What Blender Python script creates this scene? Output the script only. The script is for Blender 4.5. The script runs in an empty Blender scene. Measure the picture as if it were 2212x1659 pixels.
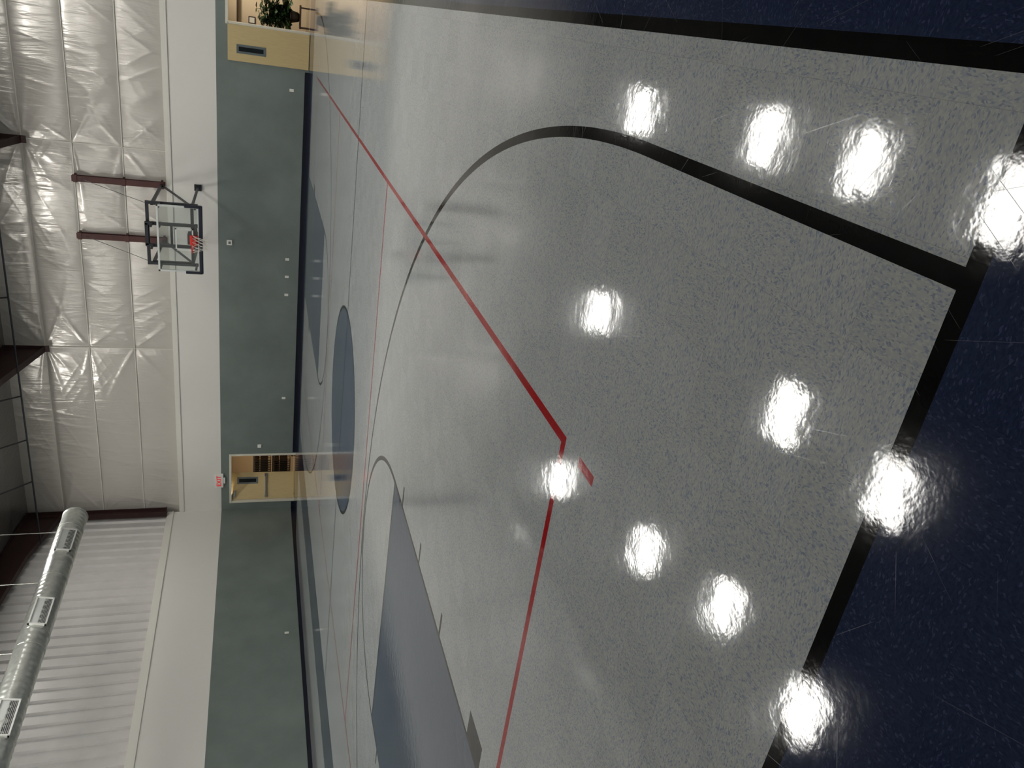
import bpy, math, random
import numpy as np
from mathutils import Vector, Matrix
random.seed(4); rng=np.random.default_rng(7)
SC=bpy.context.scene; COL=SC.collection
SC.view_settings.view_transform='Standard'

# ------------------------------------------------------------------ helpers
def srgb(r,g,b):
    f=lambda c:(c/255/12.92) if c/255<=0.04045 else ((c/255+0.055)/1.055)**2.4
    return (f(r),f(g),f(b),1)
def mat(name,col,rough=.6,metal=0,spec=.5,noise=0,nscale=8,bump=0,bscale=20,emit=None,estr=0,stretch=None,alpha=None,trans=0):
    m=bpy.data.materials.new(name);m.use_nodes=True;nt=m.node_tree;b=nt.nodes['Principled BSDF']
    b.inputs['Base Color'].default_value=col;b.inputs['Roughness'].default_value=rough;b.inputs['Metallic'].default_value=metal
    b.inputs['Specular IOR Level'].default_value=spec
    if trans: b.inputs['Transmission Weight'].default_value=trans
    tc=nt.nodes.new('ShaderNodeTexCoord');mp=nt.nodes.new('ShaderNodeMapping');nt.links.new(tc.outputs['Object'],mp.inputs[0])
    if stretch: mp.inputs['Scale'].default_value=stretch
    if noise:
        n=nt.nodes.new('ShaderNodeTexNoise');n.inputs['Scale'].default_value=nscale;n.inputs['Detail'].default_value=6
        nt.links.new(mp.outputs[0],n.inputs['Vector'])
        r=nt.nodes.new('ShaderNodeMapRange');r.inputs[1].default_value=.3;r.inputs[2].default_value=.7;r.inputs[3].default_value=1-noise;r.inputs[4].default_value=1+noise
        nt.links.new(n.outputs[0],r.inputs[0])
        v=nt.nodes.new('ShaderNodeVectorMath');v.operation='SCALE';v.inputs[0].default_value=col[:3];nt.links.new(r.outputs[0],v.inputs[3])
        nt.links.new(v.outputs[0],b.inputs['Base Color'])
    if bump:
        n=nt.nodes.new('ShaderNodeTexNoise');n.inputs['Scale'].default_value=bscale;n.inputs['Detail'].default_value=4
        nt.links.new(mp.outputs[0],n.inputs['Vector'])
        bp=nt.nodes.new('ShaderNodeBump');bp.inputs['Strength'].default_value=1;bp.inputs['Distance'].default_value=bump
        nt.links.new(n.outputs[0],bp.inputs['Height']);nt.links.new(bp.outputs[0],b.inputs['Normal'])
    if emit:
        b.inputs['Emission Color'].default_value=emit;b.inputs['Emission Strength'].default_value=estr
    return m
class MB:
    """mesh builder: collects verts/faces of one part"""
    def __init__(s): s.v=[];s.f=[];s.m=[]
    def add(s,vs,fs,mi=0):
        o=len(s.v);s.v+= [tuple(v) for v in vs];s.f+=[tuple(i+o for i in f) for f in fs];s.m+=[mi]*len(fs);return s
    def box(s,a,b,mi=0,M=None):
        (x0,y0,z0),(x1,y1,z1)=a,b
        vs=[(x0,y0,z0),(x1,y0,z0),(x1,y1,z0),(x0,y1,z0),(x0,y0,z1),(x1,y0,z1),(x1,y1,z1),(x0,y1,z1)]
        if M is not None: vs=[M@Vector(v) for v in vs]
        return s.add(vs,[(0,3,2,1),(4,5,6,7),(0,1,5,4),(1,2,6,5),(2,3,7,6),(3,0,4,7)],mi)
    def tube(s,p,q,r,n=10,mi=0,r2=None,cap=True):
        p=Vector(p);q=Vector(q);d=(q-p).normalized();a=d.orthogonal().normalized();b=d.cross(a);r2=r if r2 is None else r2
        vs=[p+(a*math.cos(t)+b*math.sin(t))*r for t in [2*math.pi*i/n for i in range(n)]]+[q+(a*math.cos(t)+b*math.sin(t))*r2 for t in [2*math.pi*i/n for i in range(n)]]
        fs=[(i,(i+1)%n,n+(i+1)%n,n+i) for i in range(n)]
        if cap: fs+=[tuple(range(n))[::-1],tuple(range(n,2*n))]
        return s.add(vs,fs,mi)
    def bar(s,p,q,w,hh,mi=0,up=(0,0,1)):
        p=Vector(p);q=Vector(q);d=(q-p).normalized();u=Vector(up)
        a=d.cross(u)
        if a.length<1e-4: a=d.cross(Vector((0,1,0)))
        a.normalize();c=a.cross(d)
        vs=[]
        for e in (p,q):
            for i,j in((-1,-1),(1,-1),(1,1),(-1,1)): vs.append(e+a*w/2*i+c*hh/2*j)
        return s.add(vs,[(0,1,2,3),(7,6,5,4),(0,4,5,1),(1,5,6,2),(2,6,7,3),(3,7,4,0)],mi)
    def torus(s,c,R,r,n=40,k=10,mi=0):
        vs=[];fs=[]
        for i in range(n):
            t=2*math.pi*i/n
            for j in range(k):
                u=2*math.pi*j/k;vs.append((c[0]+(R+r*math.cos(u))*math.cos(t),c[1]+(R+r*math.cos(u))*math.sin(t),c[2]+r*math.sin(u)))
        for i in range(n):
            for j in range(k): fs.append((i*k+j,((i+1)%n)*k+j,((i+1)%n)*k+(j+1)%k,i*k+(j+1)%k))
        return s.add(vs,fs,mi)
    def obj(s,name,mats,smooth=False,bevel=0,origin=None):
        me=bpy.data.meshes.new(name)
        o0=Vector(origin) if origin is not None else Vector((0,0,0))
        me.from_pydata([tuple(Vector(v)-o0) for v in s.v],[],s.f)
        for m in (mats if isinstance(mats,(list,tuple)) else [mats]): me.materials.append(m)
        me.polygons.foreach_set('material_index',s.m)
        if smooth: me.polygons.foreach_set('use_smooth',[True]*len(me.polygons))
        me.update();o=bpy.data.objects.new(name,me);o.location=o0;COL.objects.link(o)
        if bevel:
            b=o.modifiers.new('bevel','BEVEL');b.width=bevel;b.segments=2;b.limit_method='ANGLE'
        return o
def top(o,label,cat,group=None):
    o['label']=label;o['category']=cat
    if group:o['group']=group
    return o
def struct(o,label=None,cat=None):
    o['kind']='structure'
    if label:o['label']=label
    if cat:o['category']=cat
    return o
def empty(name,loc):
    e=bpy.data.objects.new(name,None);e.location=loc;e.empty_display_size=.1;COL.objects.link(e);return e
def par(ch,p):
    ch.parent=p;ch.matrix_parent_inverse=Matrix.Translation(-Vector(p.location));return ch

# ------------------------------------------------------------------ materials
WHITE=srgb(229,228,221)
M_white=mat('paint_white',WHITE,.55,bump=.0006,bscale=60)
M_trim=mat('trim_white',srgb(226,224,216),.45)
M_cream=mat('frame_cream',srgb(222,219,203),.4)
M_tan=mat('door_tan',srgb(198,178,130),.4,noise=.06,nscale=6,stretch=(8,8,.6))
M_base=mat('baseboard_vinyl',srgb(14,18,32),.35)
M_iron=mat('red_oxide_steel',srgb(78,42,38),.55,noise=.15,nscale=5)
M_iron2=mat('rafter_oxide_steel',srgb(50,27,25),.6,noise=.15,nscale=5)
M_dark=mat('black_steel',srgb(24,28,36),.45)
M_plate=mat('plate_white',srgb(235,235,228),.4)
M_steel=mat('brushed_steel',srgb(150,150,150),.35,metal=.9)
M_beige=mat('beige_plaster',srgb(222,204,176),.7)
M_beige2=mat('storeroom_plaster',srgb(210,188,154),.7)

def wall_material():
    m=bpy.data.materials.new('two_tone_wall');m.use_nodes=True;nt=m.node_tree;b=nt.nodes['Principled BSDF'];N=nt.nodes.new;K=nt.links.new
    g=N('ShaderNodeNewGeometry');sp=N('ShaderNodeSeparateXYZ');K(g.outputs['Position'],sp.inputs[0])
    gt=N('ShaderNodeMath');gt.operation='GREATER_THAN';gt.inputs[1].default_value=2.55;K(sp.outputs[2],gt.inputs[0])
    n=N('ShaderNodeTexNoise');n.inputs['Scale'].default_value=.9;n.inputs['Detail'].default_value=8;n.inputs['Roughness'].default_value=.6;K(g.outputs['Position'],n.inputs['Vector'])
    mr=N('ShaderNodeMapRange');mr.inputs[1].default_value=.35;mr.inputs[2].default_value=.65;K(n.outputs[0],mr.inputs[0])
    cr=N('ShaderNodeMix');cr.data_type='RGBA';cr.inputs[6].default_value=srgb(107,117,113);cr.inputs[7].default_value=srgb(118,128,124);K(mr.outputs[0],cr.inputs[0])
    mx=N('ShaderNodeMix');mx.data_type='RGBA';K(gt.outputs[0],mx.inputs[0]);K(cr.outputs[2],mx.inputs[6]);mx.inputs[7].default_value=WHITE
    K(mx.outputs[2],b.inputs['Base Color']);b.inputs['Roughness'].default_value=.5
    n2=N('ShaderNodeTexNoise');n2.inputs['Scale'].default_value=70;K(g.outputs['Position'],n2.inputs['Vector'])
    bp=N('ShaderNodeBump');bp.inputs['Distance'].default_value=.0008;K(n2.outputs[0],bp.inputs['Height']);K(bp.outputs[0],b.inputs['Normal'])
    return m
M_wall=wall_material()

def floor_material():
    m=bpy.data.materials.new('gym_vinyl_tile');m.use_nodes=True;nt=m.node_tree;b=nt.nodes['Principled BSDF'];N=nt.nodes.new;K=nt.links.new
    def mth(op,a,c=None,d=None):
        n=N('ShaderNodeMath');n.operation=op
        for i,v in enumerate((a,c,d)):
            if v is None: continue
            if isinstance(v,(int,float)): n.inputs[i].default_value=v
            else: K(v,n.inputs[i])
        return n.outputs[0]
    A=lambda v:mth('ABSOLUTE',v)
    sub=lambda a,c:mth('SUBTRACT',a,c)
    lt=lambda a,c:mth('LESS_THAN',a,c)
    gt=lambda a,c:mth('GREATER_THAN',a,c)
    red_=__import__('functools').reduce
    AND=lambda *a:red_(lambda p,q:mth('MULTIPLY',p,q),a)
    OR=lambda *a:red_(lambda p,q:mth('MAXIMUM',p,q),a)
    ln=lambda p,c,w:lt(A(sub(p,c)),w/2)
    rng_=lambda p,a,c:AND(gt(p,a),lt(p,c))
    length=lambda a,c:mth('SQRT',mth('ADD',mth('MULTIPLY',a,a),mth('MULTIPLY',c,c)))
    g=N('ShaderNodeNewGeometry');sp=N('ShaderNodeSeparateXYZ');K(g.outputs['Position'],sp.inputs[0])
    x,y=sp.outputs[0],sp.outputs[1]
    CY=12.2;W=.054
    xf=A(mth('ADD',x,6.45)); yy=A(sub(y,CY)); yf=sub(CY,yy)
    hall=gt(y,25.08)
    navy=AND(OR(gt(x,.1),rng_(x,-14.55,-13.0),lt(yf,1.245)),lt(y,25.08))
    side=AND(ln(xf,6.55,W),gt(yf,1.22)); base=AND(ln(yf,1.245,W),lt(xf,6.576))
    d3=sub(length(xf,mth('MAXIMUM',sub(yf,2.86),0)),6.1); three=AND(lt(A(d3),W/2),gt(yf,1.24))
    ftc=AND(lt(A(sub(length(xf,sub(yf,7.09)),1.8)),W/2),gt(yf,7.09))
    dc=length(xf,yy); cc=lt(A(sub(dc,1.8)),W/2)
    half=AND(lt(yy,W/2),lt(xf,6.55))
    lane=AND(ln(xf,1.81,W*.7),rng_(yf,1.245,7.1)); ftl=AND(ln(yf,7.09,W*.7),lt(xf,1.83))
    tick=AND(rng_(xf,1.82,2.05),OR(ln(yf,4.72,.045),ln(yf,5.66,.045),ln(yf,6.6,.045),rng_(yf,3.4,3.73)))
    black=OR(side,base,three,ftc,cc,half,lane,ftl,tick)
    key=AND(lt(xf,1.81),rng_(yf,1.245,7.09)); circ=lt(dc,1.8)
    fill=OR(key,circ)
    xv=A(mth('ADD',x,6.268))
    red=OR(AND(ln(xv,4.452,W),lt(yy,9.126)),AND(OR(ln(yy,9.1,W),ln(yy,3.01,W)),lt(xv,4.478)),AND(ln(xv,4.452,W),rng_(yy,9.31,9.49)))
    T=.3048
    tx=mth('DIVIDE',x,T);ty=mth('DIVIDE',y,T)
    fx=mth('FRACT',mth('ADD',tx,100));fy=mth('FRACT',mth('ADD',ty,100))
    joint=OR(lt(fx,.006),lt(fy,.006))
    cx=mth('FLOOR',tx);cy=mth('FLOOR',ty)
    par_=mth('FRACT',mth('MULTIPLY',mth('ADD',mth('ADD',cx,cy),400),.5))
    comb=N('ShaderNodeCombineXYZ');K(cx,comb.inputs[0]);K(cy,comb.inputs[1])
    wn=N('ShaderNodeTexWhiteNoise');K(comb.outputs[0],wn.inputs[0])
    nz=N('ShaderNodeTexNoise');nz.inputs['Scale'].default_value=60;nz.inputs['Detail'].default_value=1;K(g.outputs['Position'],nz.inputs['Vector'])
    wob=N('ShaderNodeVectorMath');wob.operation='SCALE';K(nz.outputs['Color'],wob.inputs[0]);wob.inputs[3].default_value=.012
    wad=N('ShaderNodeVectorMath');wad.operation='ADD';K(g.outputs['Position'],wad.inputs[0]);K(wob.outputs[0],wad.inputs[1])
    def chips(sx,sy):
        mm=N('ShaderNodeMapping');K(wad.outputs[0],mm.inputs[0]);mm.inputs['Scale'].default_value=(sx,sy,1)
        v=N('ShaderNodeTexVoronoi');v.inputs['Scale'].default_value=1;v.voronoi_dimensions='2D';K(mm.outputs[0],v.inputs['Vector'])
        s=N('ShaderNodeSeparateColor');K(v.outputs['Color'],s.inputs[0]);return s.outputs[0],s.outputs[1]
    a1,a2=chips(245,120);b1,b2=chips(120,245)
    sel=gt(par_,.25)
    def lerp(a,c,t): return mth('ADD',mth('MULTIPLY',a,sub(1,t)),mth('MULTIPLY',c,t))
    c1=lerp(a1,b1,sel)
    def ramp(inp,stops):
        r=N('ShaderNodeValToRGB');r.color_ramp.interpolation='CONSTANT'
        e=r.color_ramp.elements
        e[0].position=stops[0][0];e[0].color=stops[0][1];e[1].position=stops[1][0];e[1].color=stops[1][1]
        for p,c in stops[2:]:
            k=e.new(p);k.color=c
        K(inp,r.inputs[0]);return r.outputs[0]
    light=ramp(c1,[(0,srgb(126,134,147)),(.09,srgb(142,149,156)),(.25,srgb(158,161,160)),(.72,srgb(167,168,163)),(.93,srgb(148,154,158))])
    slate=ramp(c1,[(0,srgb(64,74,92)),(.3,srgb(70,80,97)),(.75,srgb(75,84,100)),(.9,srgb(66,78,97))])
    nv=ramp(c1,[(0,srgb(31,39,61)),(.3,srgb(35,43,66)),(.75,srgb(39,47,71)),(.92,srgb(52,60,84))])
    rd=ramp(c1,[(0,srgb(140,22,26)),(.5,srgb(150,26,30))])
    bk=ramp(c1,[(0,srgb(10,10,10)),(.6,srgb(13,13,13)),(.9,srgb(19,19,17))])
    tn=ramp(c1,[(0,srgb(130,122,106)),(.5,srgb(136,128,112))])
    def mix(a,c,t):
        n=N('ShaderNodeMix');n.data_type='RGBA';K(t,n.inputs[0])
        if isinstance(a,tuple): n.inputs[6].default_value=a
        else: K(a,n.inputs[6])
        if isinstance(c,tuple): n.inputs[7].default_value=c
        else: K(c,n.inputs[7])
        return n.outputs[2]
    col=mix(light,slate,fill);col=mix(col,nv,navy);col=mix(col,bk,black);col=mix(col,rd,AND(red,lt(y,25)));col=mix(col,tn,hall)
    tone=mth('ADD',mth('MULTIPLY',wn.outputs[0],.05),mth('ADD',mth('MULTIPLY',sel,.035),.955))
    tone=mth('MULTIPLY',tone,sub(1,mth('MULTIPLY',joint,.2)))
    def scuff(rot,seed,t=.83,ls=1.8,ws=230):
        mm=N('ShaderNodeMapping');K(g.outputs['Position'],mm.inputs[0]);mm.inputs['Rotation'].default_value=(0,0,rot);mm.inputs['Location'].default_value=(seed,seed*1.7,0);
        m3=N('ShaderNodeMapping');K(mm.outputs[0],m3.inputs[0]);m3.inputs['Scale'].default_value=(ls,ws,1)
        v=N('ShaderNodeTexNoise');v.inputs['Scale'].default_value=1;v.inputs['Detail'].default_value=0;K(m3.outputs[0],v.inputs['Vector'])
        return gt(v.outputs[0],t)
    sc=OR(scuff(.6,3),scuff(2.1,9),scuff(1.2,17),scuff(2.7,27))
    vs=N('ShaderNodeVectorMath');vs.operation='SCALE';K(col,vs.inputs[0]);K(tone,vs.inputs[3])
    K(mix(vs.outputs[0],srgb(168,170,168),mth('MULTIPLY',sc,.12)),b.inputs['Base Color'])
    n1=N('ShaderNodeTexNoise');n1.inputs['Scale'].default_value=.9;n1.inputs['Detail'].default_value=5;K(g.outputs['Position'],n1.inputs['Vector'])
    r1=N('ShaderNodeMapRange');r1.inputs[1].default_value=.3;r1.inputs[2].default_value=.7;r1.inputs[3].default_value=.05;r1.inputs[4].default_value=.095;K(n1.outputs[0],r1.inputs[0])
    K(mth('ADD',r1.outputs[0],mth('MULTIPLY',sc,.12)),b.inputs['Roughness']);b.inputs['IOR'].default_value=1.37
    n2=N('ShaderNodeTexNoise');n2.inputs['Scale'].default_value=11;n2.inputs['Detail'].default_value=3;K(g.outputs['Position'],n2.inputs['Vector'])
    n3=N('ShaderNodeTexNoise');n3.inputs['Scale'].default_value=90;n3.inputs['Detail'].default_value=1;K(g.outputs['Position'],n3.inputs['Vector'])
    hgt=mth('ADD',mth('MULTIPLY',n2.outputs[0],1.0),mth('MULTIPLY',n3.outputs[0],.1))
    hgt=sub(hgt,mth('MULTIPLY',joint,.15))
    bp=N('ShaderNodeBump');bp.inputs['Distance'].default_value=.00062;K(hgt,bp.inputs['Height']);K(bp.outputs[0],b.inputs['Normal'])
    return m
M_floor=floor_material()

def insulation_material(name,c,bd):
    m=bpy.data.materials.new(name);m.use_nodes=True;nt=m.node_tree;b=nt.nodes['Principled BSDF'];N=nt.nodes.new;K=nt.links.new
    b.inputs['Base Color'].default_value=c;b.inputs['Roughness'].default_value=.3;b.inputs['Metallic'].default_value=.25
    b.inputs['Coat Weight'].default_value=.8;b.inputs['Coat Roughness'].default_value=.16
    g=N('ShaderNodeNewGeometry')
    def nz(sc,rot,dist,det):
        mp=N('ShaderNodeMapping');K(g.outputs['Position'],mp.inputs[0]);mp.inputs['Scale'].default_value=sc;mp.inputs['Rotation'].default_value=rot
        n=N('ShaderNodeTexNoise');n.inputs['Scale'].default_value=1;n.inputs['Detail'].default_value=det;n.inputs['Distortion'].default_value=dist
        K(mp.outputs[0],n.inputs['Vector']);return n.outputs[0]
    a=nz((4.5,2,.7),(0,.15,0),.8,3);b2=nz((12,3,2.0),(0,-.3,0),1.0,3)
    ad=N('ShaderNodeMath');ad.operation='MULTIPLY_ADD';K(b2,ad.inputs[0]);ad.inputs[1].default_value=.35;K(a,ad.inputs[2])
    bp=N('ShaderNodeBump');bp.inputs['Distance'].default_value=bd;bp.inputs['Strength'].default_value=.85;K(ad.outputs[0],bp.inputs['Height']);K(bp.outputs[0],b.inputs['Normal']);K(bp.outputs[0],b.inputs['Coat Normal'])
    return m
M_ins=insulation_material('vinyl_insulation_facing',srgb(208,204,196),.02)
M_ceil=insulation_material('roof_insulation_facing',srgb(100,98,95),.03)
M_siding=mat('corrugated_metal',srgb(212,210,207),.36,metal=.12,noise=.05,nscale=2)
M_duct=mat('galvanised_duct',srgb(192,195,189),.3,metal=.65,noise=.16,nscale=7)

# ------------------------------------------------------------------ room shell
XL,XR,YN,YS=-17.37,9.0,25.0,-6.0
fl=MB().add([(-22,YS,0),(XR,YS,0),(XR,31,0),(-22,31,0)],[(0,1,2,3)]).obj('floor',M_floor);struct(fl)
w=MB()
O1=(-.95,1.05);O2=(-17.05,-15.03);HD=2.27
w.box((XL-.3,YN,0),(O2[0],YN+.15,3.9));w.box((O2[0],YN,HD),(O2[1],YN+.15,3.9));w.box((O2[1],YN,0),(O1[0],YN+.15,3.9))
w.box((O1[0],YN,HD),(O1[1],YN+.15,3.9));w.box((O1[1],YN,0),(XR,YN+.15,3.9))
struct(w.obj('wall_north',M_wall))
w=MB();w.box((XL-.2,YS,0),(XL,YN,4.3));struct(w.obj('wall_west',M_wall))
w=MB();w.box((XR,YS,0),(XR+.2,YN,12.5));struct(w.obj('wall_east',M_wall))
w=MB();w.box((XL,YS-.2,0),(XR,YS,12.5));struct(w.obj('wall_south',M_wall))
t=MB();t.box((XL,YN-.035,3.81),(XR,YN+.2,3.86));t.box((XL,YN-.02,3.86),(XR,YN+.2,3.97));struct(t.obj('trim_1',M_trim,bevel=.006))
t=MB();t.box((XL-.3,YS,4.15),(XL+.035,YN,4.2));t.box((XL-.3,YS,4.2),(XL+.02,YN,4.37));struct(t.obj('trim_2',M_trim,bevel=.006))
bb=MB()
for a,c in((XL,O2[0]-.06),(O2[1]+.06,-2.02),(O1[1]+.06,XR)): bb.box((a,YN-.012,0),(c,YN,.11))
struct(bb.obj('baseboard_north',M_base))
struct(MB().box((XL,YS,0),(XL+.012,YN,.11)).obj('baseboard_west',M_base))

# --- upper north wall : vinyl faced insulation held by girts
def vnoise(x,z,seed):
    r=np.random.default_rng(seed).random((64,64))
    xi=np.floor(x).astype(int);zi=np.floor(z).astype(int);fx=x-xi;fz=z-zi
    fx=fx*fx*(3-2*fx);fz=fz*fz*(3-2*fz);g=lambda i,j:r[i%64,j%64]
    return (g(xi,zi)*(1-fx)+g(xi+1,zi)*fx)*(1-fz)+(g(xi,zi+1)*(1-fx)+g(xi+1,zi+1)*fx)*fz
COLX=[-17.36,-11.03,-4.70,1.63,7.96]; GZ=[3.85,5.12,6.42,7.66,8.95]
xs=np.arange(XL-.1,XR+.05,.03);zs=np.arange(3.85,8.95,.025)
X,Zg=np.meshgrid(xs,zs)
D=np.zeros_like(X)
pin=np.ones_like(X)
for cx in COLX: pin*=1-.6*np.exp(-((X-cx)/.14)**2)
env=np.zeros_like(X)
for a,c in zip(GZ[:-1],GZ[1:]):
    mk=(Zg>=a)&(Zg<=c);tt=np.clip((Zg-a)/(c-a),0,1);e=np.sin(np.pi*tt);env=np.where(mk,e,env)
    D+=np.where(mk,.04*e**.4*(.7+.6*vnoise(X*.45,Zg*0+a,3)),0)
D*=pin
fold=lambda u,v,s:(1-np.abs(2*vnoise(u,v,s)-1))
for k,(ang,fu,fv,am) in enumerate([(.10,3.4,.35,.015),(-.25,2.8,.3,.015),(.5,3.0,.25,.014),(-.6,2.8,.25,.014),(1.0,4.2,.4,.006),(-1.1,4.0,.4,.006)]):
    u=X*math.cos(ang)+Zg*math.sin(ang);v=-X*math.sin(ang)+Zg*math.cos(ang)
    gate=np.clip((vnoise(X*.4+k*7,Zg*.6+k,40+k)-.42)*2.4,0,1)
    D+=am*fold(u*fu,v*fv,10+k)**4*gate*(.4+.6*env)
rr_=np.random.default_rng(11)
for cx in COLX:
    for gi,gz in enumerate(GZ[1:4]):
        for side in(-1,1):
            for j in range(rr_.integers(3,6)):
                th=rr_.uniform(-1.0,1.0);ln_=rr_.uniform(1.2,3.2);wd_=rr_.uniform(.03,.055);am=rr_.uniform(.009,.022)
                dx=(X-cx)*side;dz=Zg-gz
                al=dx*math.cos(th)+dz*math.sin(th);ac=-dx*math.sin(th)+dz*math.cos(th)+.06*al*al*math.sin(th*3)
                w_=wd_*(1+al*.8)
                D+=am*np.exp(-(ac/np.maximum(w_,.02))**2)*np.clip(al/.35,0,1)*np.clip((ln_-al)/ln_,0,1)
D=np.clip(D,-.03,.16)
Yg=25.17-D
n0,n1=X.shape
V=np.stack([X,Yg,Zg],-1).reshape(-1,3)
idx=np.arange(n0*n1).reshape(n0,n1)
Fq=np.stack([idx[:-1,:-1],idx[:-1,1:],idx[1:,1:],idx[1:,:-1]],-1).reshape(-1,4)
ins=MB();ins.v=V.tolist();ins.f=Fq.tolist();ins.m=[0]*len(ins.f)
struct(ins.obj('wall_north_upper',M_ins,smooth=True))
sm=MB()
for gz in GZ[1:4]: sm.box((XL,25.12,gz-.012),(XR,25.17,gz+.012))
for cx in COLX[1:]: sm.box((cx-.012,25.12,3.9),(cx+.012,25.17,8.9))
struct(sm.obj('trim_3',M_trim))

# --- upper west wall : corrugated metal siding
sd=MB();yy=YS;prof=[(0,0),(.24,0),(.275,.07),(.355,.07),(.39,0)]
pts=[]
while yy<YN+.2:
    for a,d in prof[:-1]: pts.append((yy+a,d))
    yy+=.39
vs=[];fs=[]
for a,d in pts:
    vs+=[(XL-.16+d,a,4.2),(XL-.16+d,a,8.8+.1*(25-a)+.1)]
for i in range(len(pts)-1): fs.append((2*i,2*i+1,2*i+3,2*i+2))
struct(sd.add(vs,fs).obj('wall_west_upper',M_siding))

# --- ceiling
RZ=lambda y:8.8+.1*(25-y)
cs=MB();ya=np.arange(YS-.1,25.3,.1);xa=np.arange(XL-.4,XR+.2,.6)
for j,yv in enumerate(ya):
    for xv in xa: cs.v.append((xv,yv,RZ(yv)-.06*abs(math.sin(math.pi*yv/1.5))))
nx=len(xa)
for j in range(len(ya)-1):
    for i in range(nx-1): cs.f.append((j*nx+i,j*nx+i+1,(j+1)*nx+i+1,(j+1)*nx+i));cs.m.append(0)
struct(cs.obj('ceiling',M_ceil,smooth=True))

# ------------------------------------------------------------------ roof beams
def roof_beam(cx):
    b=MB();prof=[(24.95,7.62),(22.6,8.22),(19,8.62),(YS+.1,8.62+.1*(19-YS))]
    for (ya_,za),(yb_,zb) in zip(prof[:-1],prof[1:]):
        b.add([(cx+s*.006,y_,z_) for s in(-1,1) for y_,z_ in((ya_,za),(yb_,zb),(yb_,RZ(yb_)-.02),(ya_,RZ(ya_)-.02))],
              [(0,1,2,3),(7,6,5,4),(0,4,5,1),(2,6,7,3)])
        b.bar((cx,ya_,za),(cx,yb_,zb),.2,.02)
        b.bar((cx,ya_,RZ(ya_)-.09),(cx,yb_,RZ(yb_)-.09),.2,.02)
    b.box((cx-.1,24.93,7.5),(cx+.1,24.96,8.75))
    o=b.obj('roof_beam',M_iron2);return o
for cx in (-17.22,-11.03,-4.70,1.63,7.5):
    o=roof_beam(cx);top(o,'dark red steel roof rafter under the insulated ceiling','roof beam','roof rafters')
c=MB();c.box((-17.36,24.72,4.37),(-17.16,24.74,8.7));c.box((-17.36,24.98,4.37),(-17.16,25.0,8.7));c.box((-17.27,24.74,4.37),(-17.25,24.98,8.7));c.box((-17.36,24.7,4.37),(-17.14,25.02,4.39))
top(c.obj('steel_column',M_iron2),'dark red steel column in the corner above the white wall','column')
p=MB();p.tube((XL+.1,23.4,8.0),(-4.9,23.4,8.0),.026,8)
top(p.obj('ceiling_pipe',M_dark),'thin dark pipe running below the roof','pipe')
for px in(-8.8,-11.9,-13.4,-14.9):
    q=MB().tube((px,23.4,8.03),(px+.55,21.4,9.0),.024,6).obj('brace_rod',M_dark);top(q,'thin dark brace rod rising to the roof','brace rod','roof brace rods')

# ------------------------------------------------------------------ air duct
DX,DZ,DR,DY0,DY1=-14.2,6.23,.31,-5.5,20.35
E=empty('air_duct',(DX,DY1,DZ));top(E,'long round galvanised spiral air duct hung on wires','air duct')
d=MB();n=40;ys_=list(np.arange(DY0,DY1,.04))+[DY1];rings=[]
for i,yv in enumerate(ys_):
    rr=DR+(.009 if i%4==0 else 0)+(.014 if i%66 in(0,1) else 0);rings.append((yv,rr))
rings+= [(DY1+.02,DR+.02),(DY1+.06,DR+.02),(DY1+.10,DR-.03),(DY1+.13,DR-.12),(DY1+.14,.02)]
for yv,rr in rings:
    for k in range(n): a=2*math.pi*k/n;d.v.append((DX+rr*math.cos(a),yv,DZ+rr*math.sin(a)))
for j in range(len(rings)-1):
    for k in range(n): d.f.append((j*n+k,j*n+(k+1)%n,(j+1)*n+(k+1)%n,(j+1)*n+k));d.m.append(0)
par(d.obj('duct_body',M_duct,smooth=True),E)
M_vent=mat('vent_grille',srgb(96,99,100),.5);M_ventf=mat('vent_frame',srgb(225,226,221),.4);M_ventl=mat('vent_damper',srgb(200,203,200),.4)
for yc in(18.95,16.2,13.1,10.1,7.0,3.9,.8):
    a=math.radians(-12);R_=Matrix.Translation((DX,yc,DZ))@Matrix.Rotation(-a,4,'Y')
    v=MB();hw,hh=.46,.19;r0=DR-.03
    for (a0,a1) in(((r0,-hw,-hh),(r0+.06,hw,-hh+.035)),((r0,-hw,hh-.035),(r0+.06,hw,hh)),((r0,-hw,-hh),(r0+.06,-hw+.035,hh)),((r0,hw-.035,-hh),(r0+.06,hw,hh))): v.box(a0,a1,0,R_)
    v.box((r0-.03,-hw+.03,-hh+.03),(r0+.03,hw-.03,0),1,R_)
    v.box((r0-.03,-hw+.03,0),(r0+.04,hw-.03,hh-.03),2,R_)
    for k in range(5):
        z=-hh+.055+k*.03;v.box((r0+.01,-hw+.035,z),(r0+.045,hw-.035,z+.006),2,R_)
    par(v.obj('air_vent',[M_ventf,M_vent,M_ventl]),E)
for yc in(19.7,17.6,15.2,12,9,6,3,0):
    hw_=MB();hw_.tube((DX,yc,DZ+DR),(DX,yc,RZ(yc)-.03),.011,6);hw_.torus((0,0,0),DR+.006,.008,28,6)
    for i in range(len(hw_.v)-28*6,len(hw_.v)):
        a,b_,c_=hw_.v[i];hw_.v[i]=(DX+a,yc+c_,DZ+b_)
    par(hw_.obj('hanger_wire',M_duct),E)

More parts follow.
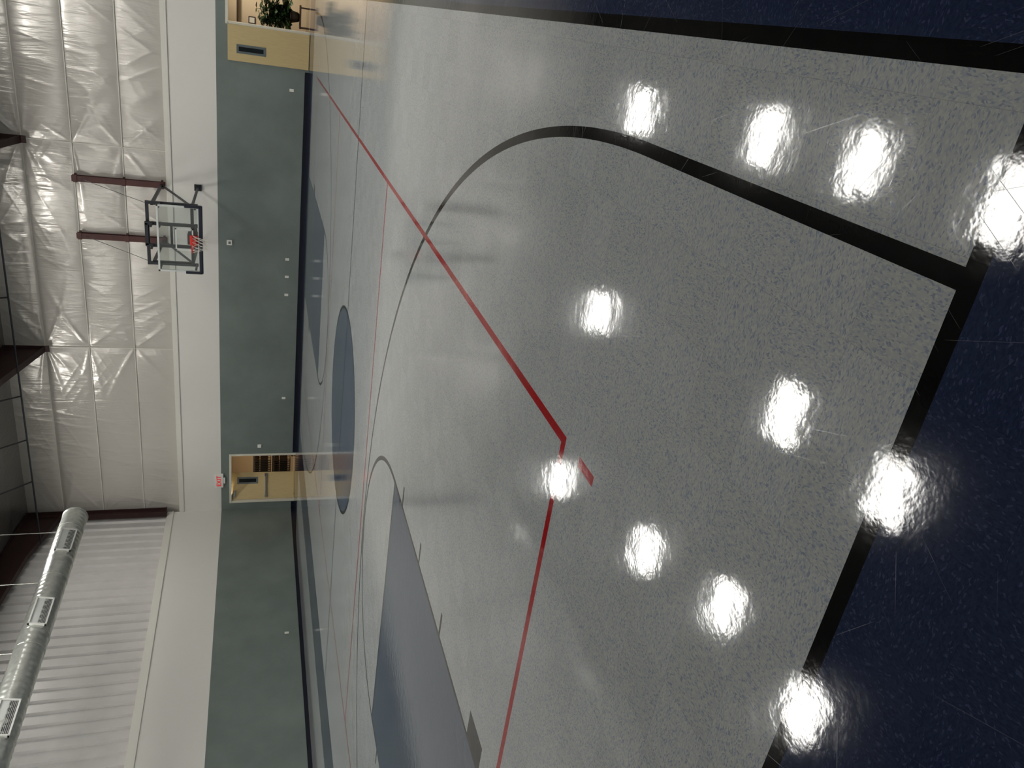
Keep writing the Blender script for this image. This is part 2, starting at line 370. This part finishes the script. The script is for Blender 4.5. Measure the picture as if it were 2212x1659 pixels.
# ------------------------------------------------------------------ high bay lights, plus unseen extras added as fill
M_emit=mat('light_diffuser',(1,1,1,1),.5,emit=(1,.97,.92,1),estr=46)
M_house=mat('light_housing',srgb(225,225,222),.4)
LZ=8.6;SCL=(LZ+1.485)/8.485
LP=[(-1.26,17.12),(-1.06,12.09),(-.98,9.56),(-.99,7.03),(-6.24,17.13),(-5.12,9.45),(-5.05,7.0),(-11.54,17.44),(-10.19,12.36),(-9.22,9.4),(-9.22,6.95)]
LP=[(a*SCL,b*SCL) for a,b in LP]+[(5.5,9),(5.5,14),(5.5,18),(5.5,22),(-15.6,7.2),(-15.6,2.5)]  # appended list: unseen extra fixtures, added only to brighten the walls
for i,(lx,ly) in enumerate(LP):
    e=empty('high_bay_light',(lx,ly,LZ));top(e,'rectangular white high bay light fixture hung from the roof, outermost ones added to brighten the walls','ceiling light','high bay lights')
    hb=MB();a,c=.58,.40
    hb.add([(lx-a,ly-c,LZ),(lx+a,ly-c,LZ),(lx+a,ly+c,LZ),(lx-a,ly+c,LZ),(lx-a*.7,ly-c*.6,LZ+.12),(lx+a*.7,ly-c*.6,LZ+.12),(lx+a*.7,ly+c*.6,LZ+.12),(lx-a*.7,ly+c*.6,LZ+.12)],[(4,5,6,7),(0,1,5,4),(1,2,6,5),(2,3,7,6),(3,0,4,7)])
    par(hb.obj('housing',M_house),e)
    df=MB().box((lx-a+.03,ly-c+.03,LZ-.015),(lx+a-.03,ly+c-.03,LZ)).obj('diffuser',M_emit);par(df,e)
    for s in(-1,1):
        par(MB().tube((lx+s*.3,ly,LZ+.1),(lx+s*.3,ly,RZ(ly)-.04),.005,5).obj('hanging_cable',M_dark),e)

# ------------------------------------------------------------------ basketball hoop
HX,BY=-6.4,21.95
H=empty('basketball_hoop',(HX,24.9,4.0));top(H,'wall mounted basketball hoop with glass backboard and red rim','basketball hoop')
FY=22.4
for s in(-1,1):
    b=MB();cx=HX+s*.84-.09
    b.box((cx-.085,24.86,4.0),(cx+.085,24.875,6.45));b.box((cx-.085,24.985,4.0),(cx+.085,25.0,6.45));b.box((cx-.01,24.875,4.0),(cx+.01,24.985,6.45))
    for z in(6.36,5.1,4.08): b.box((cx-.13,24.95,z-.03),(cx+.13,25.02,z+.03));b.box((cx-.1,24.84,z-.05),(cx+.1,24.86,z+.05))
    par(b.obj('mounting_post',M_iron),H)
    a=MB();px=cx;fx_=HX+s*.8
    a.bar((px,24.86,4.1),(fx_,FY,4.1),.07,.07);a.bar((px,24.86,4.07),(fx_,FY+.05,3.12),.045,.045);a.bar((px,24.93,3.1),(fx_,FY,3.1),.06,.06)
    a.box((px-.09,24.93,3.0),(px+.09,25.0,3.2));a.bar((fx_,FY+.03,3.1),(fx_,FY+.03,4.1),.05,.05)
    par(a.obj('support_arm',M_dark),H)
    par(MB().tube((cx,24.86,6.2),(fx_,FY,4.2),.008,6).obj('guy_wire',M_steel),H)
a=MB()
for s in(-1,1): a.bar((HX+s*.84,FY,2.95),(HX+s*.84,FY,4.24),.075,.075)
for z in(4.22,3.1): a.bar((HX-.88,FY,z),(HX+.88,FY,z),.08,.08)
for s in(-1,1):
    a.bar((HX+s*.3,FY-.1,2.9),(HX+s*.3,FY-.1,4.28),.08,.08)
    for z in(3.0,4.1,3.9): a.bar((HX+s*.3,FY+.02,z),(HX+s*.3,BY+.03,z),.05,.05)
    for z in(3.0,3.9): a.bar((HX+s*.84,FY,z),(HX+s*.84,BY+.03,z),.05,.05)
a.bar((HX-.3,FY-.1,3.62),(HX+.3,FY-.1,3.62),.06,.06);a.bar((HX-.3,FY-.1,3.05),(HX+.3,FY-.1,3.05),.1,.16);a.bar((HX-.3,FY-.1,4.24),(HX+.3,FY-.1,4.24),.08,.08)
a.box((HX-.14,BY+.03,2.95),(HX+.14,FY-.08,3.2))
par(a.obj('backboard_frame',M_dark),H)
M_glass=bpy.data.materials.new('board_glass');M_glass.use_nodes=True
nt=M_glass.node_tree;nt.nodes.remove(nt.nodes['Principled BSDF'])
tr=nt.nodes.new('ShaderNodeBsdfTransparent');tr.inputs[0].default_value=(.93,.96,.95,1);gl=nt.nodes.new('ShaderNodeBsdfGlossy');gl.inputs['Roughness'].default_value=.03;fr=nt.nodes.new('ShaderNodeFresnel');mx=nt.nodes.new('ShaderNodeMixShader')
df_=nt.nodes.new('ShaderNodeBsdfDiffuse');df_.inputs[0].default_value=(.6,.64,.63,1);m2=nt.nodes.new('ShaderNodeMixShader');m2.inputs[0].default_value=.07
nt.links.new(tr.outputs[0],m2.inputs[1]);nt.links.new(df_.outputs[0],m2.inputs[2])
nt.links.new(fr.outputs[0],mx.inputs[0]);nt.links.new(m2.outputs[0],mx.inputs[1]);nt.links.new(gl.outputs[0],mx.inputs[2]);nt.links.new(mx.outputs[0],nt.nodes['Material Output'].inputs[0])
x0,x1,z0,z1=HX-.915,HX+.915,2.88,3.95
par(MB().box((x0,BY,z0),(x1,BY+.012,z1)).obj('backboard_glass',M_glass),H)
M_alu=mat('board_frame_silver',srgb(215,220,216),.35,metal=.3)
fr_=MB();q=.05
fr_.box((x0,BY-.012,z0),(x0+q,BY+.03,z1));fr_.box((x1-q,BY-.012,z0),(x1,BY+.03,z1));fr_.box((x0,BY-.012,z1-q),(x1,BY+.03,z1));fr_.box((x0,BY-.012,z0),(x1,BY+.03,z0+q))
par(fr_.obj('backboard_border',M_alu,bevel=.004),H)
sq=MB();a0,a1,b0,b1=HX-.305,HX+.305,3.05,3.5;q=.035
sq.box((a0,BY-.004,b0),(a0+q,BY-.001,b1));sq.box((a1-q,BY-.004,b0),(a1,BY-.001,b1));sq.box((a0,BY-.004,b1-q),(a1,BY-.001,b1));sq.box((a0,BY-.004,b0),(a1,BY-.001,b0+q))
par(sq.obj('target_square',M_alu),H)
M_pad=mat('pad_navy',srgb(16,22,40),.6)
pd=MB();pd.box((x0-.03,BY-.04,z0-.07),(x1+.03,BY+.05,z0+.03))
for s,xx in((-1,x0),(1,x1)):
    pd.box((xx-.04,BY-.04,z0-.05),(xx+.04,BY+.05,z0+.38))
par(pd.obj('backboard_pad',M_pad,bevel=.02),H)
M_rim=mat('rim_red',srgb(205,48,36),.4)
rm=MB();rc=(HX,BY-.40,3.05);rm.torus(rc,.23,.013,44,8);rm.box((HX-.11,BY-.19,2.99),(HX+.11,BY-.01,3.06));rm.box((HX-.13,BY-.02,2.92),(HX+.13,BY-.002,3.14))
for s in(-1,1): rm.bar((HX+s*.1,BY-.02,2.95),(HX+s*.12,BY-.3,3.04),.02,.02)
par(rm.obj('rim',M_rim),H)
M_net=mat('net_cord',srgb(228,224,214),.8)
nb=MB();K_=12;L_=[(3.04,.225),(2.93,.19),(2.83,.16),(2.74,.14),(2.66,.13)]
for lv in range(len(L_)-1):
    (za,ra),(zb,rb)=L_[lv],L_[lv+1]
    for k in range(K_):
        o_=.5*(lv%2);P=lambda z,r,kk:(rc[0]+r*math.cos(2*math.pi*kk/K_),rc[1]+r*math.sin(2*math.pi*kk/K_),z)
        nb.tube(P(za,ra,k+o_),P(zb,rb,k+o_+.5),.0045,5,cap=False);nb.tube(P(za,ra,k+o_),P(zb,rb,k+o_-.5),.0045,5,cap=False)
par(nb.obj('net',M_net),H)

# ------------------------------------------------------------------ doors
def frame(name,x0,x1,zt):
    f=MB();t=.055
    f.box((x0-t,YN-.02,0),(x0+.02,YN+.17,zt));f.box((x1-.02,YN-.02,0),(x1+t,YN+.17,zt));f.box((x0-t,YN-.02,zt-.02),(x1+t,YN+.17,zt+t))
    return struct(f.obj(name,M_cream,bevel=.004))
frame('trim_4',O1[0]+.0,O1[1],HD-.03);frame('trim_5',O2[0]+.03,O2[1]-.03,HD-.05)
M_dglass=mat('vision_glass',srgb(30,34,36),.1);M_grey=mat('lite_frame_grey',srgb(96,106,108),.4)
def leaf(name,pivot,ang,w_,hgt,vis,bar_):
    M_=Matrix.Translation(pivot)@Matrix.Rotation(ang,4,'Z')
    b=MB();b.box((0,0,.01),(w_,.045,hgt),0,M_);o=b.obj(name,M_tan,bevel=.003)
    o['kind']='structure'
    vx0,vx1,vz0,vz1=vis
    fr=MB();t=.06
    for yy0 in(-.012,.045):
        y1_=yy0+.012
        fr.box((vx0-t,yy0,vz0-t),(vx0,y1_,vz1+t),0,M_);fr.box((vx1,yy0,vz0-t),(vx1+t,y1_,vz1+t),0,M_);fr.box((vx0,yy0,vz0-t),(vx1,y1_,vz0),0,M_);fr.box((vx0,yy0,vz1),(vx1,y1_,vz1+t),0,M_)
    ff=fr.obj('window_frame',M_grey);ff.parent=o
    g=MB().box((vx0,-.004,vz0),(vx1,.049,vz1),0,M_).obj('vision_window',M_dglass);g.parent=o
    if bar_:
        pb=MB();pb.box((.08,-.07,.98),(w_-.06,-.035,1.04),0,M_);pb.box((.06,-.07,.96),(.13,-.001,1.06),0,M_);pb.box((w_-.16,-.07,.96),(w_-.05,-.001,1.06),0,M_)
        q=pb.obj('push_bar',M_steel,bevel=.004);q.parent=o
        cl=MB();cl.box((.08,-.06,hgt-.13),(.33,-.001,hgt-.06),0,M_);cl.box((.2,-.05,hgt-.06),(.5,-.03,hgt-.045),0,M_)
        q=cl.obj('door_closer',M_steel);q.parent=o
    return o
leaf('door_1',(-1.945,24.935,0),0,.945,2.235,(.27,.39,1.27,1.94),False)
leaf('door_2',(-16.98,25.06,0),math.radians(33),.98,2.2,(.62,.75,1.35,1.95),True)

# rooms beyond
def room(nm,x0,x1,y0,y1,zt,warm,strength,lp,mt):
    r=MB()
    r.add([(x0,y0,0),(x0,y1,0),(x0,y1,zt),(x0,y0,zt)],[(0,1,2,3)]);r.add([(x1,y0,0),(x1,y1,0),(x1,y1,zt),(x1,y0,zt)],[(3,2,1,0)])
    r.add([(x0,y1,0),(x1,y1,0),(x1,y1,zt),(x0,y1,zt)],[(0,1,2,3)])
    struct(r.obj('wall_'+nm,mt))
    struct(MB().add([(x0,y0,zt),(x1,y0,zt),(x1,y1,zt),(x0,y1,zt)],[(0,1,2,3)]).obj('ceiling_'+nm,mt))
    l=bpy.data.lights.new('room_lamp','AREA');l.energy=strength;l.color=warm;l.size=.6
    o=bpy.data.objects.new('room_lamp',l);o.location=lp;COL.objects.link(o)
room('lobby',-1.75,3.0,25.15,27.3,2.7,(1,.9,.76),62,(.5,25.8,2.66),M_beige)
room('storage',-21,-14.6,25.15,29.0,2.7,(1,.84,.66),72,(-17.0,25.65,2.66),M_beige2)

# ------------------------------------------------------------------ plant, stand and small frame
M_leaf=mat('leaf_green',srgb(44,66,34),.4,noise=.35,nscale=9);M_pot=mat('pot_brown',srgb(46,32,26),.45);M_wood=mat('dark_wood',srgb(66,44,32),.5,noise=.2,nscale=10)
pc=Vector((-.6,26.0,0))
ST=empty('plant_stand',(pc.x,pc.y,0));top(ST,'small dark wooden stand under the potted plant','plant stand')
s_=MB();s_.box((pc.x-.3,pc.y-.2,.22),(pc.x+.34,pc.y+.2,.26));par(s_.obj('top',M_wood,bevel=.005),ST)
for a_ in(-1,1):
    for b_ in(-1,1): par(MB().box((pc.x+a_*.27-.02,pc.y+b_*.16-.02,0),(pc.x+a_*.27+.02,pc.y+b_*.16+.02,.22)).obj('leg',M_wood),ST)
PT=empty('potted_plant',(pc.x,pc.y,.26));top(PT,'leafy green plant in a dark brown pot on a stand','potted plant')
s_=MB();rg=[(.0,.262),(.10,.262),(.13,.30),(.165,.45),(.18,.5),(.19,.5),(.19,.53),(.165,.53),(.16,.49),(0,.49)];n=24
for r_,z_ in rg:
    for k in range(n): a_=2*math.pi*k/n;s_.v.append((pc.x+max(r_,.001)*math.cos(a_),pc.y+max(r_,.001)*math.sin(a_),z_))
for j in range(len(rg)-1):
    for k in range(n): s_.f.append((j*n+k,j*n+(k+1)%n,(j+1)*n+(k+1)%n,(j+1)*n+k));s_.m.append(0)
par(s_.obj('pot',M_pot,smooth=True),PT)
st=MB();lf=MB()
for k in range(80):
    a_=random.uniform(0,2*math.pi);sp_=random.uniform(.08,.58);hh=random.uniform(.6,1.5)-sp_*.25
    p0=Vector((pc.x+.05*math.cos(a_),pc.y+.05*math.sin(a_),.5));p2=Vector((max(pc.x+sp_*math.cos(a_),-1.14),pc.y+sp_*.8*math.sin(a_),hh));p1=(p0+p2)/2+Vector((0,0,.12))
    prev=p0
    for t_ in range(1,7):
        u=t_/6;p_=p0*(1-u)**2+p1*2*u*(1-u)+p2*u*u;st.tube(prev,p_,.006,5,cap=False)
        if t_>2:
            for rr in range(3):
                b_=random.uniform(0,2*math.pi);dr=Vector((math.cos(b_),math.sin(b_)*.7,random.uniform(-.45,.5))).normalized();L0=random.uniform(.11,.19)
                sd_=dr.cross(Vector((0,0,1))).normalized()*L0*.36+Vector((0,0,random.uniform(-.02,.02)));dn=Vector((0,0,-.02))
                lf.add([p_,p_+dr*L0*.35+sd_,p_+dr*L0*.75+sd_*.75+dn,p_+dr*L0+dn*2,p_+dr*L0*.75-sd_*.75+dn,p_+dr*L0*.35-sd_,p_+dr*L0*.5+dn*.9],[(0,1,6),(1,2,6),(2,3,6),(3,4,6),(4,5,6),(5,0,6)])
        prev=p_
par(st.obj('stem',M_leaf),PT);l_=lf.obj('foliage',M_leaf);l_['kind']='stuff';par(l_,PT)
SG=empty('picture_frame',(-.9,27.27,1.6));top(SG,'small dark framed white notice on the beige wall','picture frame')
s_=MB();s_.box((-1.0,27.27,1.5),(-.8,27.3,1.7));par(s_.obj('frame',M_pot),SG);par(MB().box((-.975,27.262,1.525),(-.825,27.27,1.675)).obj('paper',M_plate),SG)
sh=MB();sh.box((-1.7,27.1,2.0),(2.9,27.3,2.04));sh.box((-1.25,27.1,.7),(-1.22,27.3,2.0))
top(sh.obj('wall_shelf',M_wood,bevel=.004),'brown wooden shelf on the beige hallway wall','shelf')

# ------------------------------------------------------------------ rack of folded chairs in the storeroom
M_ch=mat('chair_brown_metal',srgb(42,28,25),.45,noise=.2,nscale=30);M_cf=mat('rack_black',srgb(18,17,18),.4)
RY=26.75
RK=empty('chair_rack',(-17.0,RY,0));top(RK,'black two tier rolling rack holding folded chairs','chair rack')
def rk(nm,p,q,w1=.04,w2=.04): par(MB().bar(p,q,w1,w2).obj(nm,M_cf),RK)
for xx in(-17.95,-16.0):
    rk('upright',(xx,RY,.0),(xx,RY,1.48))
    rk('foot',(xx,RY-.3,.04),(xx,RY+.3,.04),.05,.06)
for z in(.74,1.44): rk('rail',(-17.95,RY,z),(-16.0,RY,z),.03,.04)
def folded():
    b=MB()
    for s in(-1,1): b.tube((0,s*.2,.0),(0,s*.2,.62),.011,7);b.tube((.02,s*.17,.02),(.02,s*.17,.5),.010,7)
    b.tube((0,-.2,.62),(0,.2,.62),.011,7);b.tube((.02,-.17,.02),(.02,.17,.02),.01,7)
    b.box((-.008,-.19,.43),(.008,.19,.6),1);b.box((.012,-.17,.12),(.03,.17,.40),1)
    return b
src=None
for z in(.09,.80):
    for k in range(23):
        if src is None: src=folded().obj('folding_chair',[M_cf,M_ch]);o=src
        else: o=src.copy();COL.objects.link(o)
        o.location=(-17.88+k*.08,RY-.25,z);o.rotation_euler=(0,0,0)
        top(o,'dark brown metal folding chair hanging folded on a rack','folding chair','folded chairs on the rack')

# ------------------------------------------------------------------ wall fittings
def plate(x,z,w_=.08,h_=.12,side='n'):
    b=MB()
    if side=='n':
        b.box((x-w_/2,YN-.012,z-h_/2),(x+w_/2,YN+.002,z+h_/2),0)
        for s in(-1,1): b.box((x-.018,YN-.014,z+s*h_*.22-.016),(x+.018,YN-.012,z+s*h_*.22+.016),1)
    else:
        b.box((XL,x-w_/2,z-h_/2),(XL+.012,x+w_/2,z+h_/2),0)
        for s in(-1,1): b.box((XL+.012,x-.018,z+s*h_*.22-.016),(XL+.014,x+.018,z+s*h_*.22+.016),1)
    o=b.obj('electrical_outlet',[M_plate,M_trim],bevel=.002);top(o,'white electrical outlet plate low on the green wall','outlet','wall outlets');return o
for x_ in(-2.56,-7.73,-8.32,-8.94,-12.76): plate(x_,.47)
plate(18.42,.47,side='w')
o=MB().box((-14.75,YN-.03,1.19),(-14.62,YN+.002,1.32)).obj('thermostat',M_plate,bevel=.005);top(o,'white thermostat box on the green wall beside the door','thermostat')
sb=MB();sb.box((-7.36,YN-.05,2.14),(-7.2,YN+.002,2.3));sb.box((-7.32,YN-.055,2.18),(-7.24,YN-.05,2.25),1)
top(sb.obj('control_box',[M_plate,M_grey],bevel=.005),'small white control box on the green wall under hoop','control box')
ES=empty('exit_sign',(-16.05,YN,2.62));top(ES,'white exit sign with red letters above the doors','exit sign')
par(MB().box((-16.36,YN-.06,2.47),(-15.80,YN,2.76)).obj('housing',M_plate,bevel=.01),ES)
par(MB().box((-16.2,YN-.05,2.41),(-15.95,YN-.01,2.47)).obj('lamp_head',M_plate,bevel=.01),ES)
cu=bpy.data.curves.new('t','FONT');cu.body='EXIT';cu.size=.215;cu.extrude=.003;cu.offset=.003;cu.align_x='CENTER';cu.align_y='CENTER'
to=bpy.data.objects.new('t',cu);COL.objects.link(to);bpy.context.view_layer.update()
me=bpy.data.meshes.new_from_object(to.evaluated_get(bpy.context.evaluated_depsgraph_get()));bpy.data.objects.remove(to)
M_ex=mat('exit_red',srgb(215,30,30),.5,emit=srgb(255,30,28),estr=.3)
me.materials.clear();me.materials.append(M_ex);lt_=bpy.data.objects.new('lettering',me);COL.objects.link(lt_)
me.transform(Matrix.Translation((-16.08,YN-.064,2.615))@Matrix.Rotation(math.pi/2,4,'X'));par(lt_,ES)

# ------------------------------------------------------------------ world + camera
wd=bpy.data.worlds.new('world');SC.world=wd;wd.use_nodes=True;wd.node_tree.nodes['Background'].inputs[0].default_value=(.01,.01,.01,1)
h=1.485;f,p_,r_,t_=1659.6,0.3250,-0.0076,0.4523
Hd=Vector((-math.sin(t_),math.cos(t_),0));R0=Vector((math.cos(t_),math.sin(t_),0));Z=Vector((0,0,1))
F=Hd*math.cos(p_)-Z*math.sin(p_);D0=-(Z*math.cos(p_)+Hd*math.sin(p_))
R=R0*math.cos(r_)+D0*math.sin(r_);Dn=-R0*math.sin(r_)+D0*math.cos(r_)
cam=bpy.data.cameras.new('camera');co=bpy.data.objects.new('camera',cam);COL.objects.link(co)
cam.sensor_width=36;cam.lens=f/2212*36;cam.clip_start=.05;cam.clip_end=200
B=-F
M=Matrix(((Dn.x,R.x,B.x,0),(Dn.y,R.y,B.y,0),(Dn.z,R.z,B.z,h),(0,0,0,1)))
co.matrix_world=M;SC.camera=co
